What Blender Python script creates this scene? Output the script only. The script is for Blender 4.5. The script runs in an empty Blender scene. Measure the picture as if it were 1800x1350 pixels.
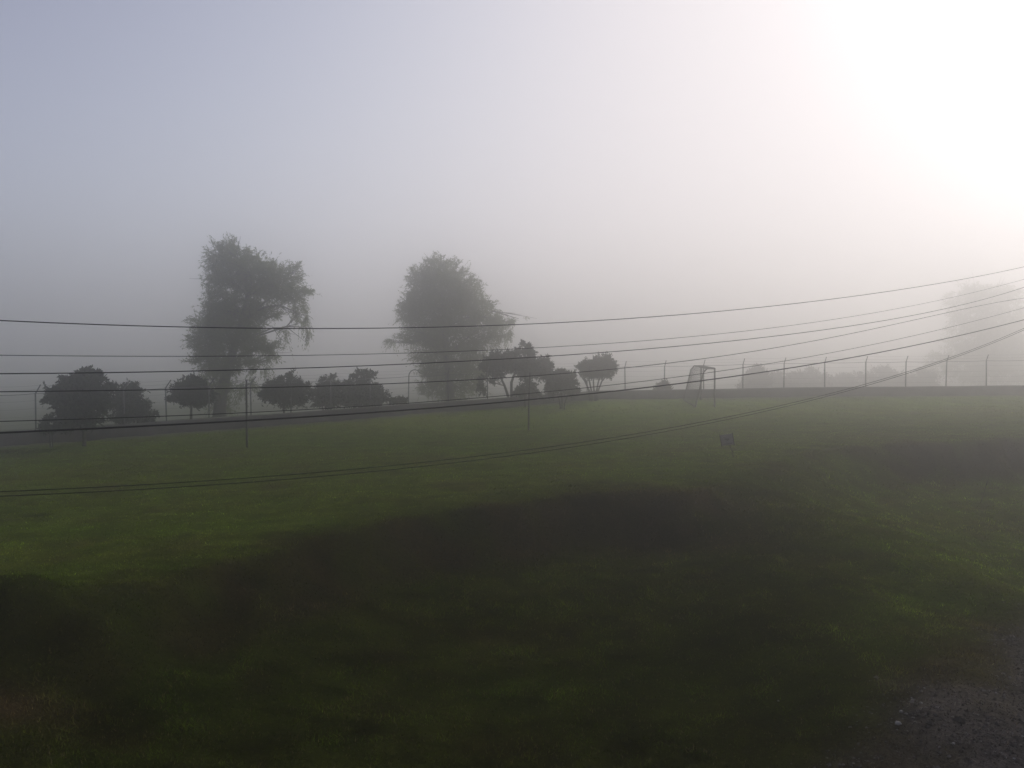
import bpy, math, random
import numpy as np
from mathutils import Vector

random.seed(7)
RNG = np.random.default_rng(11)
SC = bpy.context.scene
COL = SC.collection
H = 5.2                       # camera height above the foot of the house
PITCH = math.atan(35 / 1500.0)

# ------------------------------------------------------------------ camera
cam_d = bpy.data.cameras.new('camera')
cam_d.sensor_width = 36.0
cam_d.lens = 30.0
cam_d.clip_start = 0.1
cam_d.clip_end = 6000.0
cam = bpy.data.objects.new('camera', cam_d)
COL.objects.link(cam)
cam.location = (0, 0, H)
cam.rotation_euler = (math.pi / 2 - PITCH, 0, 0)
SC.camera = cam

# ------------------------------------------------------------------ sky, sun, exposure
SUN_EL, SUN_AZ = math.radians(30), math.radians(46)     # azimuth clockwise from the view axis (+Y)
W = bpy.data.worlds.new('World')
SC.world = W
W.use_nodes = True
nt = W.node_tree
bg = nt.nodes['Background']
sky = nt.nodes.new('ShaderNodeTexSky')
sky.sky_type = 'NISHITA'
sky.sun_disc = False
sky.sun_elevation = SUN_EL
sky.sun_rotation = SUN_AZ
sky.air_density = 0.6
sky.dust_density = 3.0
sky.ozone_density = 2.0
gam = nt.nodes.new('ShaderNodeGamma')           # fog spreads the sun's glow: a flatter, paler sky than in clear air, x^p / (x^p + k)
gam.inputs['Gamma'].default_value = 2.4
addk = nt.nodes.new('ShaderNodeVectorMath'); addk.operation = 'ADD'
addk.inputs[1].default_value = (12.5, 12.5, 12.5)
div = nt.nodes.new('ShaderNodeVectorMath'); div.operation = 'DIVIDE'
hsv = nt.nodes.new('ShaderNodeHueSaturation')
hsv.inputs['Saturation'].default_value = 0.46
tone = nt.nodes.new('ShaderNodeVectorMath'); tone.operation = 'MULTIPLY'
tone.inputs[1].default_value = (2.64, 2.48, 2.52)
nt.links.new(sky.outputs[0], gam.inputs['Color'])
nt.links.new(gam.outputs[0], addk.inputs[0])
nt.links.new(gam.outputs[0], div.inputs[0]); nt.links.new(addk.outputs[0], div.inputs[1])
nt.links.new(div.outputs[0], hsv.inputs['Color'])
nt.links.new(hsv.outputs[0], tone.inputs[0])
nt.links.new(tone.outputs[0], bg.inputs['Color'])
bg.inputs['Strength'].default_value = 0.15

sd = bpy.data.lights.new('sun', 'SUN')
sd.energy = 0.58
sd.angle = math.radians(24)
sd.color = (1.0, 0.965, 0.94)
sun = bpy.data.objects.new('sun', sd)
COL.objects.link(sun)
sun.location = (40, 60, 60)
_to = Vector((math.sin(SUN_AZ) * math.cos(SUN_EL), math.cos(SUN_AZ) * math.cos(SUN_EL), math.sin(SUN_EL)))
sun.rotation_euler = (-_to).to_track_quat('-Z', 'Y').to_euler()

SC.view_settings.view_transform = 'Standard'
SC.view_settings.look = 'None'
SC.view_settings.exposure = 1.36
SC.view_settings.gamma = 1.0
SC.view_settings.use_curve_mapping = False
SC.cycles.volume_bounces = 10
SC.cycles.max_bounces = 12
SC.cycles.sample_clamp_indirect = 0.3
SC.cycles.use_guiding = True
SC.cycles.use_volume_guiding = True
SC.cycles.use_adaptive_sampling = False

# ------------------------------------------------------------------ helpers
CP, SP = math.cos(PITCH), math.sin(PITCH)
def ray(px, py):
    """direction through a pixel of the 1800x1350 photograph, scaled so its Y is 1"""
    u, v = (px - 900) / 1500.0, (675 - py) / 1500.0
    d = np.array([u, CP + v * SP, -SP + v * CP])
    return d / d[1]

def at(px, py, Y):
    d = ray(px, py)
    return np.array([d[0] * Y, Y, H + d[2] * Y])

PA, PB, PC = -3.557 + H, 0.0239, 0.0222      # plane of the playing field
def on_field(px, py):
    d = ray(px, py)
    Y = (PA - H) / (d[2] - PB * d[0] - PC)
    return np.array([d[0] * Y, Y, PA + PB * d[0] * Y + PC * Y])

def tag(o, label=None, cat=None, group=None, kind=None):
    if label: o['label'] = label
    if cat: o['category'] = cat
    if group: o['group'] = group
    if kind: o['kind'] = kind
    return o

def empty(name, loc, label=None, cat=None, group=None):
    o = bpy.data.objects.new(name, None)
    o.empty_display_size = 0.3
    COL.objects.link(o)
    o.location = tuple(float(c) for c in loc)
    return tag(o, label, cat, group)

def mk(name, V, F, m, parent=None, smooth=False, col=None, col_name='tint'):
    """one mesh object from numpy vertices and faces (array or list of arrays of equal-width faces), given in world space"""
    V = np.asarray(V, dtype=np.float64).reshape(-1, 3)
    if parent is not None:
        V = V - np.array(world_loc(parent))
    Fs = F if isinstance(F, list) else [F]
    Fs = [np.asarray(f, dtype=np.int32) for f in Fs if len(f)]
    me = bpy.data.meshes.new(name)
    me.vertices.add(len(V))
    me.vertices.foreach_set('co', V.astype(np.float32).ravel())
    nl = sum(f.size for f in Fs)
    npol = sum(len(f) for f in Fs)
    me.loops.add(nl)
    me.loops.foreach_set('vertex_index', np.concatenate([f.ravel() for f in Fs]))
    me.polygons.add(npol)
    cnt = np.concatenate([np.full(len(f), f.shape[1], dtype=np.int32) for f in Fs])
    st = np.concatenate([[0], np.cumsum(cnt)[:-1]]).astype(np.int32)
    me.polygons.foreach_set('loop_start', st)
    me.polygons.foreach_set('use_smooth', np.full(npol, smooth, dtype=bool))
    me.update(calc_edges=True)
    if col is not None:
        a = me.color_attributes.new(col_name, 'FLOAT_COLOR', 'POINT')
        c4 = np.ones((len(V), 4), dtype=np.float32)
        c4[:, :3] = col
        a.data.foreach_set('color', c4.ravel())
    me.validate()
    me.materials.append(m)
    o = bpy.data.objects.new(name, me)
    COL.objects.link(o)
    if parent is not None:
        o.parent = parent
    return o

def world_loc(o):
    p = np.array(o.location)
    while o.parent is not None:
        o = o.parent
        p = p + np.array(o.location)
    return p

class MB:
    """collects quads and triangles of several solids for ONE mesh"""
    def __init__(s): s.V = []; s.Q = []; s.T = []
    def add(s, V, Q=(), T=()):
        b = len(s.V)
        s.V += [tuple(map(float, v)) for v in V]
        s.Q += [[i + b for i in f] for f in Q]
        s.T += [[i + b for i in f] for f in T]
    def tube(s, P, R, n=7, cap=True):
        P = [np.array(p, float) for p in P]
        if np.isscalar(R): R = [R] * len(P)
        V = []; up = np.array([0.13, 0.31, 0.94]); prev = None
        for i, p in enumerate(P):
            a = P[max(i - 1, 0)]; b = P[min(i + 1, len(P) - 1)]
            t = (b - a) / (np.linalg.norm(b - a) + 1e-9)
            if prev is None:
                x = np.cross(t, up if abs(t @ up) < 0.95 else np.array([1.0, 0, 0]))
            else:
                x = prev - t * (prev @ t)
            x /= np.linalg.norm(x) + 1e-9
            prev = x
            y = np.cross(t, x)
            for k in range(n):
                an = 2 * math.pi * k / n
                V.append(p + R[i] * (math.cos(an) * x + math.sin(an) * y))
        Q = []
        for i in range(len(P) - 1):
            for k in range(n):
                Q.append([i * n + k, i * n + (k + 1) % n, (i + 1) * n + (k + 1) % n, (i + 1) * n + k])
        T = []
        if cap:
            V += [P[0], P[-1]]
            c0, c1 = len(V) - 2, len(V) - 1
            m = (len(P) - 1) * n
            for k in range(n):
                T.append([c0, (k + 1) % n, k]); T.append([c1, m + k, m + (k + 1) % n])
        s.add(V, Q, T)
    def box(s, c, hx, hy, hz, ax=(1, 0, 0), ay=(0, 1, 0), az=(0, 0, 1)):
        c = np.array(c, float); ax, ay, az = (np.array(a, float) for a in (ax, ay, az))
        V = [c + sx * hx * ax + sy * hy * ay + sz * hz * az for sz in (-1, 1) for sy in (-1, 1) for sx in (-1, 1)]
        s.add(V, [[0, 2, 3, 1], [4, 5, 7, 6], [0, 1, 5, 4], [2, 6, 7, 3], [0, 4, 6, 2], [1, 3, 7, 5]])
    def build(s, name, m, parent=None, smooth=False):
        F = []
        if s.Q: F.append(np.array(s.Q))
        if s.T: F.append(np.array(s.T))
        return mk(name, np.array(s.V), F, m, parent, smooth)

def _hash(i, j, seed):
    n = (i * 374761393 + j * 668265263 + seed * 1442695041) & 0xffffffff
    n = ((n ^ (n >> 13)) * 1274126177) & 0xffffffff
    return ((n ^ (n >> 16)) & 0xffff) / 65535.0

def vnoise(x, y, s, seed=0):
    """value noise in -1..1"""
    x = np.asarray(x, float) / s; y = np.asarray(y, float) / s
    i = np.floor(x).astype(np.int64); j = np.floor(y).astype(np.int64)
    fx = x - i; fy = y - j
    fx = fx * fx * (3 - 2 * fx); fy = fy * fy * (3 - 2 * fy)
    a = _hash(i, j, seed); b = _hash(i + 1, j, seed); c = _hash(i, j + 1, seed); d = _hash(i + 1, j + 1, seed)
    return 2 * ((a * (1 - fx) + b * fx) * (1 - fy) + (c * (1 - fx) + d * fx) * fy) - 1

def sstep(e0, e1, x):
    t = np.clip((np.asarray(x, float) - e0) / (e1 - e0), 0, 1)
    return t * t * (3 - 2 * t)

# ------------------------------------------------------------------ materials
def mat(name, base, rough=0.8, var=0.0, scale=6.0, dark=None, spec=0.3, metallic=0.0, bump=0.0):
    m = bpy.data.materials.new(name)
    m.use_nodes = True
    t = m.node_tree
    b = t.nodes['Principled BSDF']
    b.inputs['Roughness'].default_value = rough
    b.inputs['Metallic'].default_value = metallic
    b.inputs['Specular IOR Level'].default_value = spec
    tc = t.nodes.new('ShaderNodeTexCoord')
    nz = t.nodes.new('ShaderNodeTexNoise')
    nz.inputs['Scale'].default_value = scale
    nz.inputs['Detail'].default_value = 6
    t.links.new(tc.outputs['Object'], nz.inputs['Vector'])
    r = t.nodes.new('ShaderNodeValToRGB')
    d = dark if dark else tuple(c * (1 - var) for c in base)
    r.color_ramp.elements[0].position = 0.35
    r.color_ramp.elements[1].position = 0.65
    r.color_ramp.elements[0].color = (*d, 1)
    r.color_ramp.elements[1].color = (*base, 1)
    t.links.new(nz.outputs['Fac'], r.inputs['Fac'])
    t.links.new(r.outputs['Color'], b.inputs['Base Color'])
    if bump:
        bp = t.nodes.new('ShaderNodeBump')
        bp.inputs['Strength'].default_value = bump
        bp.inputs['Distance'].default_value = 0.03
        t.links.new(nz.outputs['Fac'], bp.inputs['Height'])
        t.links.new(bp.outputs['Normal'], b.inputs['Normal'])
    return m

def leaf_mat(name, a, b_, trans=0.25):
    """thin leaves: diffuse with some light coming through"""
    m = bpy.data.materials.new(name)
    m.use_nodes = True
    t = m.node_tree
    for n in list(t.nodes): t.nodes.remove(n)
    out = t.nodes.new('ShaderNodeOutputMaterial')
    geo = t.nodes.new('ShaderNodeNewGeometry')
    r = t.nodes.new('ShaderNodeValToRGB')
    r.color_ramp.elements[0].color = (*a, 1)
    r.color_ramp.elements[1].color = (*b_, 1)
    t.links.new(geo.outputs['Random Per Island'], r.inputs['Fac'])
    df = t.nodes.new('ShaderNodeBsdfDiffuse')
    tr = t.nodes.new('ShaderNodeBsdfTranslucent')
    mx = t.nodes.new('ShaderNodeMixShader')
    mx.inputs['Fac'].default_value = trans
    for n in (df, tr): t.links.new(r.outputs['Color'], n.inputs['Color'])
    t.links.new(df.outputs[0], mx.inputs[1]); t.links.new(tr.outputs[0], mx.inputs[2])
    t.links.new(mx.outputs[0], out.inputs['Surface'])
    return m

def tint_mat(name, trans=0.0, speckle=0.0):
    """colour comes from the mesh's own tint attribute (kind of grass, painted shade and fog), with fine noise"""
    m = bpy.data.materials.new(name)
    m.use_nodes = True
    t = m.node_tree
    for n in list(t.nodes): t.nodes.remove(n)
    out = t.nodes.new('ShaderNodeOutputMaterial')
    at_ = t.nodes.new('ShaderNodeAttribute')
    at_.attribute_name = 'tint'
    src = at_.outputs['Color']
    df = t.nodes.new('ShaderNodeBsdfDiffuse')
    if speckle:
        tc = t.nodes.new('ShaderNodeTexCoord')
        mixs = src
        for sc_, lo, hi in ((14.0, 0.55, 1.45), (2.3, 0.7, 1.3), (60.0, 0.6, 1.4)):
            nz = t.nodes.new('ShaderNodeTexNoise')
            nz.inputs['Scale'].default_value = sc_
            nz.inputs['Detail'].default_value = 5
            nz.inputs['Roughness'].default_value = 0.65
            t.links.new(tc.outputs['Object'], nz.inputs['Vector'])
            mr = t.nodes.new('ShaderNodeMapRange')
            mr.inputs['From Min'].default_value = 0.3; mr.inputs['From Max'].default_value = 0.7
            mr.inputs['To Min'].default_value = lo; mr.inputs['To Max'].default_value = hi
            t.links.new(nz.outputs['Fac'], mr.inputs['Value'])
            vm = t.nodes.new('ShaderNodeVectorMath'); vm.operation = 'SCALE'
            t.links.new(mixs, vm.inputs[0]); t.links.new(mr.outputs[0], vm.inputs['Scale'])
            mixs = vm.outputs[0]
            if sc_ == 14.0:
                bp = t.nodes.new('ShaderNodeBump')
                bp.inputs['Strength'].default_value = 0.6
                bp.inputs['Distance'].default_value = 0.08
                t.links.new(nz.outputs['Fac'], bp.inputs['Height'])
                t.links.new(bp.outputs['Normal'], df.inputs['Normal'])
        src = mixs
    t.links.new(src, df.inputs['Color'])
    if trans:
        tr = t.nodes.new('ShaderNodeBsdfTranslucent')
        mx = t.nodes.new('ShaderNodeMixShader')
        mx.inputs['Fac'].default_value = trans
        t.links.new(src, tr.inputs['Color'])
        t.links.new(df.outputs[0], mx.inputs[1]); t.links.new(tr.outputs[0], mx.inputs[2])
        t.links.new(mx.outputs[0], out.inputs['Surface'])
    else:
        t.links.new(df.outputs[0], out.inputs['Surface'])
    return m

M = dict(
    ground=tint_mat('turf_soil', 0.0, 1.0),
    grass=tint_mat('grass_blades', 0.25),
    stone=mat('gravel_stone', (0.10, 0.095, 0.10), 0.85, 0.6, 9.0),
    pale=mat('pale_stone', (0.30, 0.285, 0.26), 0.8, 0.5, 14.0, bump=0.4),
    bark=mat('bark', (0.055, 0.045, 0.038), 0.95, 0.5, 7.0, bump=0.6),
    willow=leaf_mat('willow_leaf', (0.102, 0.132, 0.026), (0.146, 0.180, 0.040), 0.5),
    glossy=leaf_mat('broad_leaf', (0.022, 0.032, 0.018), (0.048, 0.060, 0.032), 0.15),
    clipped=leaf_mat('clipped_leaf', (0.030, 0.038, 0.022), (0.060, 0.068, 0.038), 0.15),
    dry=leaf_mat('dry_brush_leaf', (0.055, 0.045, 0.032), (0.095, 0.080, 0.055), 0.2),
    wall=mat('weathered_wall', (0.105, 0.092, 0.085), 0.95, 0.45, 1.7, bump=0.3),
    cap=mat('wall_cap', (0.15, 0.135, 0.13), 0.9, 0.35, 2.5),
    steel=mat('galvanised_steel', (0.16, 0.16, 0.165), 0.6, 0.4, 12.0),
    rust=mat('dull_pipe', (0.055, 0.048, 0.045), 0.75, 0.45, 10.0),
    cable=mat('cable_sheath', (0.020, 0.020, 0.021), 0.65, 0.35, 5.0),
    net=mat('net_cord', (0.10, 0.10, 0.10), 0.9, 0.3, 20.0),
    plate=mat('sign_plate', (0.17, 0.15, 0.165), 0.7, 0.35, 6.0),
    ink=mat('sign_ink', (0.035, 0.028, 0.028), 0.8, 0.3, 12.0),
    stake=mat('weathered_stake', (0.035, 0.028, 0.022), 0.95, 0.4, 20.0),
)

# ------------------------------------------------------------------ the lie of the land
CREST = np.array([on_field(*p)[:2] for p in (
    (-420, 1105), (-150, 1080), (0, 1060), (160, 1038), (330, 1010), (450, 975), (560, 946), (700, 912), (850, 885),
    (1000, 868), (1130, 862), (1220, 868), (1300, 832), (1380, 806), (1460, 789), (1600, 776), (1800, 768), (2100, 760))])
CREST = CREST[np.argsort(CREST[:, 0])]
_bx = lambda p: on_field(*p)[0]
BANK_X = np.array([_bx((-420, 1105)), _bx((0, 1060)), _bx((330, 1010)), _bx((700, 912)), _bx((1130, 862)), _bx((1220, 868)),
                   _bx((1300, 832)), _bx((1400, 800)), _bx((1480, 786)), _bx((1600, 776)), _bx((1800, 768)), _bx((2100, 760))])
BANK_W = np.array([4.0, 4.0, 3.0, 2.0, 1.7, 1.9, 6.5, 5.5, 2.2, 1.6, 1.5, 1.5])     # run of the bank
BANK_D = np.array([0.65, 0.65, 0.9, 1.0, 1.0, 0.9, 0.85, 0.85, 1.0, 1.15, 1.2, 1.2])  # its drop
BANK_B = np.array([0.05, 0.10, 0.40, 0.85, 1.0, 0.85, 0.10, 0.05, 0.5, 1.0, 1.0, 1.0])      # how bare and brown it is

DIVOTS = [on_field(px, py)[:2] for px, py in ((857, 884), (1012, 853), (70, 906), (1060, 846))]
FENCE = np.array([(-35.88, 22.0), (-20.4, 34.0), (5.4, 54.0), (30.0, 50.0), (60.0, 45.2)])

def fence_dist(X, Y):
    """signed distance to the fence line, positive on the far side"""
    fy = np.interp(X, FENCE[:, 0], FENCE[:, 1])
    return (Y - fy) * 0.85

def bank_coords(X, Y):
    wob = 0.20 * vnoise(X, Y * 0, 1.9, 3) + 0.20 * vnoise(X, Y * 0, 0.7, 4) + 0.09 * vnoise(X, Y * 0, 0.3, 5)
    yc = np.interp(X, CREST[:, 0], CREST[:, 1]) + wob
    return yc - Y, np.interp(X, BANK_X, BANK_W), np.interp(X, BANK_X, BANK_D), np.interp(X, BANK_X, BANK_B)

def height(X, Y):
    X = np.asarray(X, float); Y = np.asarray(Y, float)
    Xc = 50 * np.tanh(X / 50); Yc = np.clip(Y, -5, 80)
    zu = PA + PB * Xc + PC * Yc
    d, w, dr, _ = bank_coords(X, Y)
    t = np.clip(d / w, 0, 1)
    prof = 0.25 * t * t * (3 - 2 * t) + 0.75 * (1 - (1 - t) ** 2.2)
    z = zu - dr * prof - 0.062 * np.clip(d - w, 0, 14)
    # hump at the left foot of the slope
    z += 0.55 * np.exp(-(((X + 7.0) / 1.4) ** 2 + ((Y - 11.9) / 0.75) ** 2))
    # shallow waves across the lower ground
    low = sstep(0, 2.5, d)
    z += low * (0.10 * vnoise(X, Y, 3.2, 21) + 0.05 * vnoise(X, Y, 1.3, 22))
    # slumped ridges running down the ramp between the banks
    z += low * 0.16 * vnoise(0.8 * X + 0.6 * Y, 0.3 * (0.8 * Y - 0.6 * X), 1.5, 27) * sstep(0.5, 4, X)
    z += (1 - low) * (0.05 * vnoise(X, Y, 4.5, 23) + 0.02 * vnoise(X, Y, 1.2, 24))
    # tussocks
    z += 0.028 * vnoise(X, Y, 0.42, 25)
    # the land falls to a plain behind the fence
    fd = fence_dist(X, Y)
    plain = H - 5.2 + 0.5 * vnoise(X, Y, 30, 26)
    k = sstep(1.5, 45, fd)
    return z * (1 - k) + plain * k

def zat(x, y): return float(height(np.array([x]), np.array([y]))[0])

def gravel_mask(X, Y):
    q = X - (3.4 + 0.92 * (Y - 9.3)) + 0.9 * vnoise(X, Y, 1.6, 31) + 0.5 * vnoise(X, Y, 0.5, 32)
    return sstep(-0.5, 1.0, q) * sstep(15.4, 13.2, Y + 0.5 * vnoise(X, Y, 1.1, 33))

def albedo(X, Y):
    """what grows or lies at a spot, with foreground shade and far fog in the colour: lawn, yellowing lawn, brown thatch on the banks, gravel, the bare strip along the wall"""
    n1 = vnoise(X, Y * 2.2, 5.5, 41); n2 = vnoise(X, Y * 1.8, 1.5, 42); n3 = vnoise(X, Y, 0.5, 43); n4 = vnoise(X, Y, 13, 44)
    green = np.array([0.090, 0.142, 0.012]); yel = np.array([0.122, 0.142, 0.022]); brown = np.array([0.076, 0.055, 0.025])
    thatch = np.array([0.035, 0.033, 0.014]); grit = np.array([0.068, 0.060, 0.053]); bare = np.array([0.085, 0.080, 0.074])
    a = np.clip(0.42 + 0.28 * n1 + 0.25 * n2 + 0.2 * n3, 0, 1)[..., None]
    c = green * (1 - a) + yel * a
    b = np.clip(sstep(0.35, 0.95, 0.5 * n2 + 0.35 * n3 + 0.4 * n4), 0, 1)[..., None] * 0.45
    c = c * (1 - b) + brown * b
    b2 = np.clip(1.5 * vnoise(X, Y * 1.8, 0.9, 55) - 0.85, 0, 0.5)[..., None]
    c = c * (1 - b2) + brown * b2
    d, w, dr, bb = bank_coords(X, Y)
    # rougher grass on the lower ground; foreground shade put into its colour, least to the right
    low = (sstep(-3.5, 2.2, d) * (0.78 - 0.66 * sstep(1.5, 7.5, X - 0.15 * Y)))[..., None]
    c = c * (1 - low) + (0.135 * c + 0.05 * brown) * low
    # clumps and mown streaks
    ns = 1.3 * vnoise(X * 0.9 + Y * 0.5, Y * 2.6 - X * 0.7, 1.1, 45); nc = vnoise(X, Y * 1.5, 0.32, 46); nb = vnoise(X, Y * 1.7, 0.8, 47)
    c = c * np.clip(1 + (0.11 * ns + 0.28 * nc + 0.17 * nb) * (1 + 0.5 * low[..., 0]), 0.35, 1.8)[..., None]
    face = sstep(-0.06, 0.14, d) * (1 - sstep(0.55, 1.25, d / w)) * bb
    face = np.clip(face * (0.92 + 0.6 * n2 + 0.6 * n3), 0, 1)[..., None]
    mixf = np.clip(0.5 + 0.7 * vnoise(X, Y * 1.6, 0.45, 48) + 0.4 * vnoise(X, Y, 1.1, 49), 0, 1)[..., None]
    mixg = np.clip(0.9 * vnoise(X, Y * 1.6, 0.7, 50) - 0.1, 0, 1)[..., None]
    tc = thatch * (1 - 0.45 * mixf) + brown * 0.45 * mixf
    tc = tc * (1 - mixg) + 0.35 * c * mixg
    c = c * (1 - face) + tc * face
    for (sx, sy) in DIVOTS:
        dv = np.exp(-(((X - sx) / 0.30) ** 2 + ((Y - sy) / 0.22) ** 2))[..., None] * 0.85
        c = c * (1 - dv) + np.array([0.014, 0.010, 0.007]) * dv
    rim = (np.exp(-((d + 0.1) / 0.35) ** 2) * bb * np.clip(0.3 + 0.7 * n2, 0, 1))[..., None]
    c = c * (1 - rim) + brown * rim
    spot = np.exp(-(((X + 6.1) / 0.55) ** 2 + ((Y - 10.3) / 0.35) ** 2))[..., None]
    c = c * (1 - spot) + brown * 1.1 * spot
    hump = (np.exp(-(((X + 7.0) / 1.5) ** 2 + ((Y - 11.5) / 0.7) ** 2)))[..., None] * 0.5
    c = c * (1 - hump) + thatch * hump
    g = gravel_mask(X, Y)[..., None]
    halo = np.clip(sstep(-1.4, 0.3, X - (3.4 + 0.92 * (Y - 9.3)) + 0.8 * n2) * sstep(16.5, 13.5, Y), 0, 1)[..., None] * 0.75
    c = c * (1 - halo) + brown * 0.8 * halo
    c = c * (1 - g) + grit * g
    fd = fence_dist(X, Y)
    far = sstep(1.0, 6.0, fd)[..., None]                    # fog's greying put into the ground colour beyond the fence
    c = c * (1 - far) + (0.25 * c + np.array([0.030, 0.036, 0.022])) * far
    s = (sstep(-1.7, -0.5, fd + 0.4 * n2) * (1 - sstep(0.5, 3.0, fd)))[..., None] * 0.8
    c = c * (1 - s) + bare * s
    return c

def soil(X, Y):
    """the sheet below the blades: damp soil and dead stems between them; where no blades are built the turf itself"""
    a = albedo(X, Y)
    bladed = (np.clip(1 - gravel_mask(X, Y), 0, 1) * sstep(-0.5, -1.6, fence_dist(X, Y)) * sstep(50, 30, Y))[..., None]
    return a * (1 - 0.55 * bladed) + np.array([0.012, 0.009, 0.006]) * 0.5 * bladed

# one sheet: fine where the photo shows it, coarse to the horizon
def axis(a, b, step, far, grow=1.22):
    mid = list(np.arange(a, b + 1e-6, step))
    up = [mid[-1]]; s = step
    while up[-1] < far: s *= grow; up.append(up[-1] + s)
    dn = [mid[0]]; s = step
    while dn[-1] > -far: s *= grow; dn.append(dn[-1] - s)
    return np.array(dn[:0:-1] + mid + up[1:])
gx = axis(-22, 30, 0.17, 2600)
gy = axis(6, 36, 0.15, 2600)
GX, GY = np.meshgrid(gx, gy)
GZ = height(GX, GY)
nx, ny = len(gx), len(gy)
idx = np.arange(nx * ny).reshape(ny, nx)
FQ = np.stack([idx[:-1, :-1], idx[:-1, 1:], idx[1:, 1:], idx[1:, :-1]], -1).reshape(-1, 4)
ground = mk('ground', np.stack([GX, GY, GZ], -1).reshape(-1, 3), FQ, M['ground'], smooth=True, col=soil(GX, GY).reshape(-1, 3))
tag(ground, kind='structure')

# ------------------------------------------------------------------ grass
def build_grass(n):
    Y = np.exp(RNG.uniform(math.log(7.5), math.log(52), n))
    X = RNG.uniform(-0.78, 0.82, n) * Y
    keep = fence_dist(X, Y) < -0.8
    keep &= RNG.random(n) > gravel_mask(X, Y) * 0.93
    X, Y = X[keep], Y[keep]; n = len(X)
    Z = height(X, Y)
    d, w, dr, bb = bank_coords(X, Y)
    face = sstep(-0.2, 0.4, d) * (1 - sstep(0.9, 1.4, d / w)) * bb
    low = sstep(0.3, 2.0, d)
    tuft = np.clip(vnoise(X, Y, 0.28, 51), 0, 1) + 0.8 * np.clip(vnoise(X, Y, 0.75, 52) - 0.1, 0, 1)
    L = RNG.uniform(0.018, 0.055, n) * (0.8 + 0.4 * tuft) * (1 + low * (0.15 + 0.6 * tuft) + 0.6 * face)
    L *= 1 + 1.0 * np.exp(-((d + 0.05) / 0.16) ** 2) * bb                # ragged fringe on the lip of the bank
    Wd = 0.006 + 0.00075 * Y * RNG.uniform(0.6, 1.5, n)
    an = RNG.uniform(0, 2 * math.pi, n)
    tilt = RNG.uniform(0.2, 2.2, n)
    an2 = an + RNG.normal(0, 0.8, n)
    base = np.stack([X, Y, Z - 0.005], -1)
    side = np.stack([np.cos(an), np.sin(an), 0 * an], -1) * Wd[:, None] / 2
    lean = np.stack([-np.sin(an2) * tilt, np.cos(an2) * tilt, np.ones(n)], -1)
    lean /= np.linalg.norm(lean, axis=1)[:, None]
    tip = base + lean * L[:, None]
    V = np.stack([base - side, base + side, tip], 1).reshape(-1, 3)
    F = np.arange(3 * n).reshape(-1, 3)
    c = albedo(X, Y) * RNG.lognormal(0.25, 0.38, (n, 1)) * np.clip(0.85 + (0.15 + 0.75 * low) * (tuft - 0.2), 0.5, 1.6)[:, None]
    dryb = RNG.random(n) < 0.025 + 0.09 * low
    c[dryb] = np.array([0.15, 0.12, 0.06]) * RNG.uniform(0.6, 1.2, (int(dryb.sum()), 1))
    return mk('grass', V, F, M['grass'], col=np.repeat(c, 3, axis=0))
tag(build_grass(600000), 'short wet grass covering the playing field and the banks', 'grass', kind='stuff')

# ------------------------------------------------------------------ gravel and stones
def stone_mesh(c, r, seed):
    rs = np.random.default_rng(seed)
    V = []; n, m = 8, 5
    sq = rs.uniform(0.55, 0.8)
    for j in range(1, m):
        th = math.pi * j / m
        for i in range(n):
            ph = 2 * math.pi * i / n
            V.append([math.sin(th) * math.cos(ph), math.sin(th) * math.sin(ph), math.cos(th)])
    V += [[0, 0, 1], [0, 0, -1]]
    V = np.array(V)
    V *= (1 + rs.uniform(-0.16, 0.16, len(V)))[:, None]
    V = V * np.array([r, r * rs.uniform(0.75, 0.95), r * sq]) + np.array(c)
    Q = [[j * n + i, (j + 1) * n + i, (j + 1) * n + (i + 1) % n, j * n + (i + 1) % n] for j in range(m - 2) for i in range(n)]
    T = [[len(V) - 2, i, (i + 1) % n] for i in range(n)] + [[len(V) - 1, (m - 2) * n + (i + 1) % n, (m - 2) * n + i] for i in range(n)]
    return V, Q, T

def build_gravel(n):
    Y = RNG.uniform(7.5, 15.4, n); X = RNG.uniform(1.5, 12, n)
    keep = RNG.random(n) < gravel_mask(X, Y) * (0.35 + 0.65 * sstep(-0.3, 0.4, vnoise(X, Y, 0.7, 61)))
    X, Y = X[keep], Y[keep]; n = len(X)
    Z = height(X, Y)
    oct_ = np.array([[1, 0, 0], [0, 1, 0], [-1, 0, 0], [0, -1, 0], [0, 0, 1], [0, 0, -1]], float)
    tri = np.array([[0, 1, 4], [1, 2, 4], [2, 3, 4], [3, 0, 4], [1, 0, 5], [2, 1, 5], [3, 2, 5], [0, 3, 5]])
    r = RNG.lognormal(math.log(0.0105), 0.5, n)
    P = oct_[None] * r[:, None, None] * RNG.uniform(0.6, 1.4, (n, 6, 1)) * np.array([1, 1, 0.7])
    a = RNG.uniform(0, 6.28, n); ca, sa = np.cos(a)[:, None], np.sin(a)[:, None]
    P = np.stack([P[..., 0] * ca - P[..., 1] * sa, P[..., 0] * sa + P[..., 1] * ca, P[..., 2]], -1)
    P += np.stack([X, Y, Z + 0.003], -1)[:, None]
    F = (tri[None] + 6 * np.arange(n)[:, None, None]).reshape(-1, 3)
    g = RNG.uniform(0.04, 0.22, (n, 1)) ** 1.25 * 1.3 * np.array([1.0, 0.93, 0.86])
    big = RNG.random(n) < 0.012
    g[big] = 0.28
    return mk('gravel', P.reshape(-1, 3), F, M['grass'], col=np.repeat(g, 6, axis=0))
tag(build_gravel(80000), 'grey gravel spilling into the grass', 'gravel', kind='stuff')

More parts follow.
